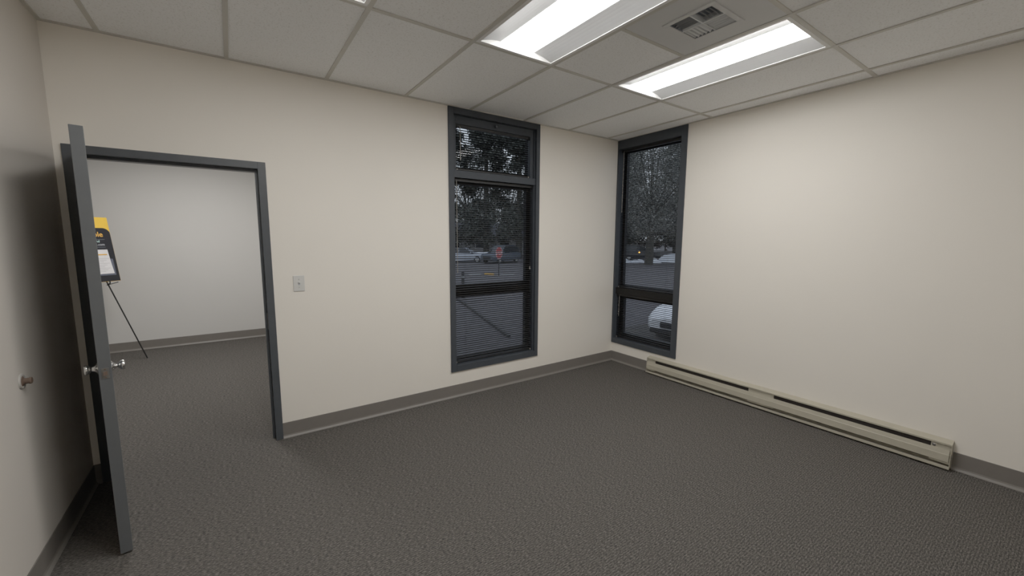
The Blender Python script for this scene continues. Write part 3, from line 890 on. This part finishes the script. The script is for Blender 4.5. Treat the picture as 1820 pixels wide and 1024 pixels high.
def make_car(label, paint, loc, rz, style='sedan', name='car'):
    """Nose at +x local; origin on the ground at the middle."""
    o = thing(name, label, 'car', loc, rz)
    L2, W = 2.28, 0.89
    if style == 'suv':
        st = [(-2.25, .45, .86, .80), (-2.20, .34, 1.02, .86), (-1.5, .26, 1.04, .90), (-.5, .24, 1.03, .90), (.75, .24, 1.02, .90),
              (1.2, .25, .99, .90), (1.75, .26, .94, .88), (2.08, .28, .87, .83), (2.24, .34, .76, .73)]
        cab = [(-2.14, 1.02, .80), (-1.98, 1.56, .66), (-1.7, 1.66, .66), (-.3, 1.69, .67), (.25, 1.63, .66), (.98, 1.01, .79)]
    else:
        st = [(-2.30, .48, .80, .74), (-2.22, .36, .92, .83), (-1.5, .26, .95, .89), (-.5, .23, .93, .90), (.75, .23, .92, .90),
              (1.2, .24, .88, .90), (1.75, .25, .82, .88), (2.10, .27, .74, .82), (2.26, .33, .62, .70)]
        cab = [(-1.72, .93, .78), (-1.05, 1.36, .62), (-.55, 1.44, .62), (.05, 1.43, .62), (.30, 1.38, .62), (1.05, .89, .78)]
    m = MB(); rings = []
    for x, zb, zt_, w in st:
        rings.append([(x, -w * .90, zb), (x, -w, zb + .14), (x, -w * .99, zt_ - .14), (x, -w * .90, zt_ - .03), (x, -w * .45, zt_ + .012),
                      (x, w * .45, zt_ + .012), (x, w * .90, zt_ - .03), (x, w * .99, zt_ - .14), (x, w, zb + .14), (x, w * .90, zb)])
    loft(m, rings); bd_ = m.build('body', paint, o, 45)
    # glasshouse: dark cabin with painted roof
    m = MB(); rings = []
    base_z = lambda x: .90 if style == 'sedan' else .98
    for x, z, w in cab:
        zb = base_z(x) - .06
        rings.append([(x, -.80 if z > 1.1 else -w, zb), (x, -w, z - .03), (x, -w * .6, z), (x, w * .6, z), (x, w, z - .03), (x, .80 if z > 1.1 else w, zb)])
    loft(m, rings); m.build('windows', M['car_glass'], o, 30)
    m = MB(); top = [c for c in cab if c[1] > 1.3]
    rings = [[(x, -w * 1.02, z - .06), (x, -w * .6, z + .012), (x, w * .6, z + .012), (x, w * 1.02, z - .06), (x, w * .9, z - .07), (x, -w * .9, z - .07)] for x, z, w in top]
    loft(m, rings); m.build('roof', paint, o, 40)
    for s in (-1, 1):
        for (xa, za), (xb, zb_) in (((cab[0][0], .95), (cab[1][0], cab[1][1])), ((cab[-1][0], .93), (cab[-2][0], cab[-2][1])), ((-.42, .95), (-.42, 1.38))):
            m = MB(); m.tube((xa, s * .79, za), (xb, s * .635, zb_ - .03), .03, n=6); m.build('pillar', paint, o)
    for x in (-1.38, 1.38):
        for s in (-1, 1):
            m = MB(); yy = s * (W - .19)
            m.lathe((x, yy, .32), (0, s, 0), [(.19, 0), (.30, 0), (.32, .02), (.32, .17), (.30, .195), (.20, .195)], 24)
            wh = m.build('wheel', M['tire'], o, 40)
            m = MB(); m.lathe((x, yy, .32), (0, s, 0), [(.20, .185), (.17, .165), (.05, .175), (0, .18)], 20)
            m.build('hubcap', M['steel'], wh, 30)
    fx = st[-1][0]
    m = MB(); zt_ = st[-1][2]
    m.box(fx - .10, fx + .02, -.45, .45, .42, zt_ - .07, .02); m.build('grille', M['black'], o)
    m = MB(); m.box(fx - .14, fx + .025, -.68, .68, .30, .41, .02); m.build('bumper', M['black'], o)
    for s in (-1, 1):
        m = MB(); m.prism([(fx - .02, s * .50, zt_ - .14), (fx - .02, s * .50, zt_ - .03), (fx - .30, s * .80, zt_ + .0), (fx - .30, s * .83, zt_ - .09)], (0, 0, 0), (.02, 0, 0))
        m.build('headlight', M['headlight'], o)
        m = MB(); m.box(st[0][0] - .01, st[0][0] + .10, s * .52, s * .76, st[0][2] - .20, st[0][2] - .06, .01); m.build('taillight', M['taillight'], o)
        m = MB(); m.box(.72, .84, s * .84, s * 1.0, .93, 1.06, .02); m.build('mirror', paint, o)
    return o


def ray_pt(px, depth, z):
    """Point on the view direction of image column px, at a depth along the view axis (used for layout only)."""
    yaw = .6051
    f = Vector((math.sin(yaw), math.cos(yaw), 0)); r = Vector((math.cos(yaw), -math.sin(yaw), 0))
    p = Vector((-3.9199, -3.4201, 0)) + f * depth + r * (depth * (px - 910) / 722.0)
    return Vector((p.x, p.y, z))


img_right = math.atan2(-0.569, 0.823)
make_car('silver car parked side on at the left of the back window view', M['car_silver'], tuple(ray_pt(824, 40.5, GZ)), img_right)
make_car('dark blue grey car behind the red stop sign outside', M['car_blue'], tuple(ray_pt(890, 39.5, GZ)), img_right + PI + math.radians(55), 'suv')
make_car('white car parked close outside the corner window', M['car_white'], tuple(Vector((5.95, 1.72, GZ))), PI + math.radians(8))
vn = make_car('dark van with a small amber light parked far beyond the corner window', M['car_black'], tuple(ray_pt(1136, 46, GZ)), img_right, 'suv', 'van')
m = MB(); m.lathe((-0.25, -0.90, 0.92), (0, -1, 0), [(0, 0), (.085, 0), (.085, .03), (.05, .05), (0, .05)], 14); m.build('marker_light', M['amber'], vn)

# snow piles along the far edge of the lot
for i, (px, dep, ln, hgt) in enumerate(((1108, 41, 1.8, .42), (1129, 41, 1.3, .3), (1139, 41.5, 1.2, .3), (1163, 41, 1.6, .45), (1194, 42, 3.0, .85), (800, 44, 5.0, .5), (858, 46, 4.5, .8), (902, 47, 2.4, .5))):
    m = MB(); rg = []
    for k in range(9):
        u = -1 + k / 4; hh = hgt * (1 - u * u) ** .7 * random.uniform(.8, 1.1) + .01
        w = .7 * (1 - u * u) ** .5 + .02
        rg.append([(u * ln / 2, -w, 0), (u * ln / 2, -w * .6, hh * .75), (u * ln / 2, 0, hh), (u * ln / 2, w * .6, hh * .75), (u * ln / 2, w, 0)])
    loft(m, rg)
    o = m.build('snow_pile', M['snow'], None, 60)
    o.location = ray_pt(px, dep, GZ); o.rotation_euler = (0, 0, img_right + random.uniform(-.1, .1))
    where = ['leftmost in the corner window view', 'left of the thick trunk beyond the corner window', 'just left of the thick trunk and touching its base outside',
             'right of the thick trunk beyond the corner window', 'at the right edge of the corner window view, the tallest',
             'at the left edge of the back window view', 'behind the silver car in the back window', 'behind the dark car in the back window'][i]
    tag(o, 'low pile of white snow ' + where, 'snow pile', 'snow piles at the edge of the lot')

# pale low building far behind the cars
bl = thing('low_building', 'pale low building far behind the parked cars in the back window', 'building', tuple(ray_pt(872, 57, GZ)), img_right)
m = MB(); m.box(-7, 7, 0, 6, 0, 2.7); m.build('walls', M['siding'], bl)
m = MB(); m.prism([(0, -.6, 2.6), (0, 6.6, 2.6), (0, 3, 4.6)], (-7.5, 0, 0), (7.5, 0, 0)); m.build('roof', M['roofing'], bl)
for x in (-5, -1.5, 2.0, 5.2):
    m = MB(); m.box(x - .7, x + .7, -.04, 0, .9, 2.1); w_ = m.build('window', M['sign_white'], bl)
    m = MB(); m.box(x - .6, x + .6, -.05, -.04, 1.0, 2.0); m.build('pane', M['car_glass'], w_)


# trees: a few kinds, copied
def make_tree(kind):
    rnd = random.Random(100 + kind)
    tr = MB(); lf = MB()
    if kind == 0:       # tall evergreen
        h, r0 = 15.0, .30
        tr.tube((0, 0, 0), (0, 0, h * .55), r0, r0 * .6, 9); tr.tube((0, 0, h * .55), (0, 0, h * .95), r0 * .6, .05, 8)
        blobs = []
        for k in range(90):
            t = rnd.random() ** .8
            z = 2.2 + t * (h - 2.4); R = 2.9 * (1 - t) ** .8 + .25; a = rnd.random() * 2 * PI; rr = R * rnd.random() ** .5
            blobs.append((rr * math.cos(a), rr * math.sin(a), z - rr * .25, .75 * (1 - .5 * t)))
            if k % 3 == 0: tr.tube((0, 0, z), (rr * math.cos(a), rr * math.sin(a), z - rr * .25), .045, .015, 5)
        nl, sz = 240, .125
    elif kind == 1:     # broad leafy
        h, r0 = 11.0, .36
        tr.tube((0, 0, 0), (.1, 0, 4.0), r0, r0 * .7, 9)
        blobs = []
        for k in range(85):
            a = rnd.random() * 2 * PI; c = rnd.uniform(-.9, 1); rr = (1 - c * c) ** .5 * rnd.random() ** .4
            p = (3.6 * rr * math.cos(a), 3.6 * rr * math.sin(a), 6.4 + 4.0 * c, .95)
            blobs.append(p)
            if k % 3 == 0: tr.tube((.1, 0, 3.9), p[:3], .07, .02, 5)
        nl, sz = 190, .066
    else:               # bushy understorey
        h, r0 = 5.0, .12
        tr.tube((0, 0, 0), (0, 0, 2.2), r0, r0 * .5, 7)
        blobs = []
        for k in range(48):
            a = rnd.random() * 2 * PI; c = rnd.uniform(-1, 1); rr = (1 - c * c) ** .5 * rnd.random() ** .4
            p = (1.9 * rr * math.cos(a), 1.9 * rr * math.sin(a), 2.6 + 2.1 * c, .6)
            blobs.append(p)
            if k % 4 == 0: tr.tube((0, 0, 1.2), p[:3], .03, .01, 5)
        nl, sz = 90, .11
    for bx, by, bz, br in blobs:
        for k in range(nl):
            g = Vector((rnd.gauss(0, .5), rnd.gauss(0, .5), rnd.gauss(0, .42))) * br
            c = Vector((bx, by, bz)) + g
            if c.z < .1: continue
            u = Vector((rnd.uniform(-1, 1), rnd.uniform(-1, 1), rnd.uniform(-1, 1))).normalized() * sz * rnd.uniform(.6, 1.5)
            v = u.cross(Vector((rnd.uniform(-1, 1), rnd.uniform(-1, 1), rnd.uniform(-1, 1)))).normalized() * sz * rnd.uniform(.35, .8)
            lf.bm.faces.new([lf.bm.verts.new(c + q) for q in (-u, v, u, -v)])
    nm = ['evergreen_tree', 'leafy_tree', 'bushy_shrub'][kind]
    o = thing(nm, '', 'shrub' if kind == 2 else 'tree', (0, 0, 0), group=['tall evergreens beyond the lot', 'leafy trees beyond the lot', 'shrubs beyond the lot'][kind])
    tr.build('trunk', M['bark'], o, 50)
    lf.build('foliage', [M['leaf1'], M['leaf2'], M['leaf3']][kind], o)
    return o


protos = [make_tree(0), make_tree(1), make_tree(2)]
used = [0, 0, 0]
LAB = ['dark tall evergreen tree in the far belt of trees', 'grey green leafy tree in the far belt of trees', 'brownish bushy shrub under the far trees']


def plant(kind, px, dep, sc, label=None):
    o = protos[kind] if used[kind] == 0 else copy_tree(protos[kind])
    used[kind] += 1
    o.location = ray_pt(px, dep, GZ - .02); o.rotation_euler = (0, 0, random.uniform(0, 6.28)); o.scale = (sc, sc, sc * random.uniform(.92, 1.08))
    side = 'seen through the corner window' if px > 1020 else 'seen through the back wall window'
    o['label'] = label or LAB[kind] + ' ' + side
    return o


plant(1, 1154, 37.0, 1.1, 'leafy tree with the thick dark trunk in the corner window view')
# staggered rows, wide enough apart that the crowns only brush each other
for k, (px, dep, sc, kind) in enumerate((
        (1256, 39, 1.05, 1), (1050, 43, 1.05, 1), (1205, 46.5, 1.25, 1), (1105, 49, 1.25, 1), (1310, 47, 1.2, 1),
        (1155, 57, 1.3, 1), (1250, 57, 1.4, 0), (1070, 58, 1.35, 0), (1345, 57, 1.3, 0),
        (1110, 68, 1.5, 0), (1200, 68, 1.5, 0), (1290, 68, 1.5, 0),
        (745, 49, 1.1, 0), (803, 53, 1.34, 0), (864, 50, 1.34, 0), (922, 49, 1.34, 0), (1002, 52, 1.25, 0),
        (904, 71, 1.6, 1), (978, 71, 1.6, 1), (1030, 68, 1.5, 0), (760, 63, 1.0, 1), (830, 71, 1.62, 1))):
    plant(kind, px, dep, sc)
for k in range(22):
    plant(2, 760 + k * 28 + random.uniform(-5, 5), 76 + (k % 2) * 5, random.uniform(1.1, 1.3))

# ------------------------------------------------------------------ lamps and sky
ld = bpy.data.lights.new('hall_lamp', 'AREA'); ld.shape = 'RECTANGLE'; ld.size = 0.6; ld.size_y = 1.2; ld.energy = 42; ld.color = (1.0, .97, .93)
lo = bpy.data.objects.new('hall_lamp', ld); COL.objects.link(lo); lo.location = (-4.3, 2.0, H - 0.02)

# added fill lamps, out of view behind the camera, to raise bounce onto the ceiling
for c in LIGHT_COLS:
    la = bpy.data.lights.new('fill_lamp', 'AREA'); la.shape = 'RECTANGLE'; la.size = 0.26; la.size_y = 1.1; la.energy = 1.5; la.color = (1.0, .985, .955)
    lb = bpy.data.objects.new('fill_lamp', la); COL.objects.link(lb); lb.location = ((xs[c] + xs[c + 1]) / 2, -4.2, H - 0.004)

wd = bpy.data.worlds.new('overcast_dusk'); scene.world = wd; wd.use_nodes = True
nt = wd.node_tree; N, L = nt.nodes, nt.links
bg = N['Background']
tc = N.new('ShaderNodeTexCoord'); sp = N.new('ShaderNodeSeparateXYZ'); cr = N.new('ShaderNodeValToRGB')
L.new(tc.outputs['Generated'], sp.inputs[0]); L.new(sp.outputs['Z'], cr.inputs['Fac'])
cr.color_ramp.elements[0].position = 0.0; cr.color_ramp.elements[0].color = (.86, .92, 1.0, 1)
cr.color_ramp.elements[1].position = 0.8; cr.color_ramp.elements[1].color = (.72, .81, 1.0, 1)
L.new(cr.outputs['Color'], bg.inputs['Color'])
bg.inputs['Strength'].default_value = 0.85

# ------------------------------------------------------------------ camera
cd = bpy.data.cameras.new('camera'); cam = bpy.data.objects.new('camera', cd); COL.objects.link(cam)
cd.sensor_fit = 'HORIZONTAL'; cd.sensor_width = 36.0; cd.lens = 717.64 / 1820 * 36.0
cd.clip_start = 0.05; cd.clip_end = 400
yaw, pit, rol = 0.6051, -0.1214, 0.0049
f = Vector((math.sin(yaw) * math.cos(pit), math.cos(yaw) * math.cos(pit), math.sin(pit)))
r = Vector((math.cos(yaw), -math.sin(yaw), 0)); u = r.cross(f)
R_ = r * math.cos(rol) + u * math.sin(rol); U_ = -r * math.sin(rol) + u * math.cos(rol)
cam.matrix_world = Matrix.Translation((-3.9199, -3.4201, 1.5354)) @ Matrix((R_, U_, -f)).transposed().to_4x4()
scene.camera = cam

scene.view_settings.view_transform = 'Standard'
scene.view_settings.look = 'None'
scene.view_settings.exposure = 0.0
scene.view_settings.gamma = 1.3
scene.cycles.max_bounces = 12
scene.cycles.diffuse_bounces = 8
scene.cycles.transparent_max_bounces = 32
scene.cycles.sample_clamp_indirect = 4.0
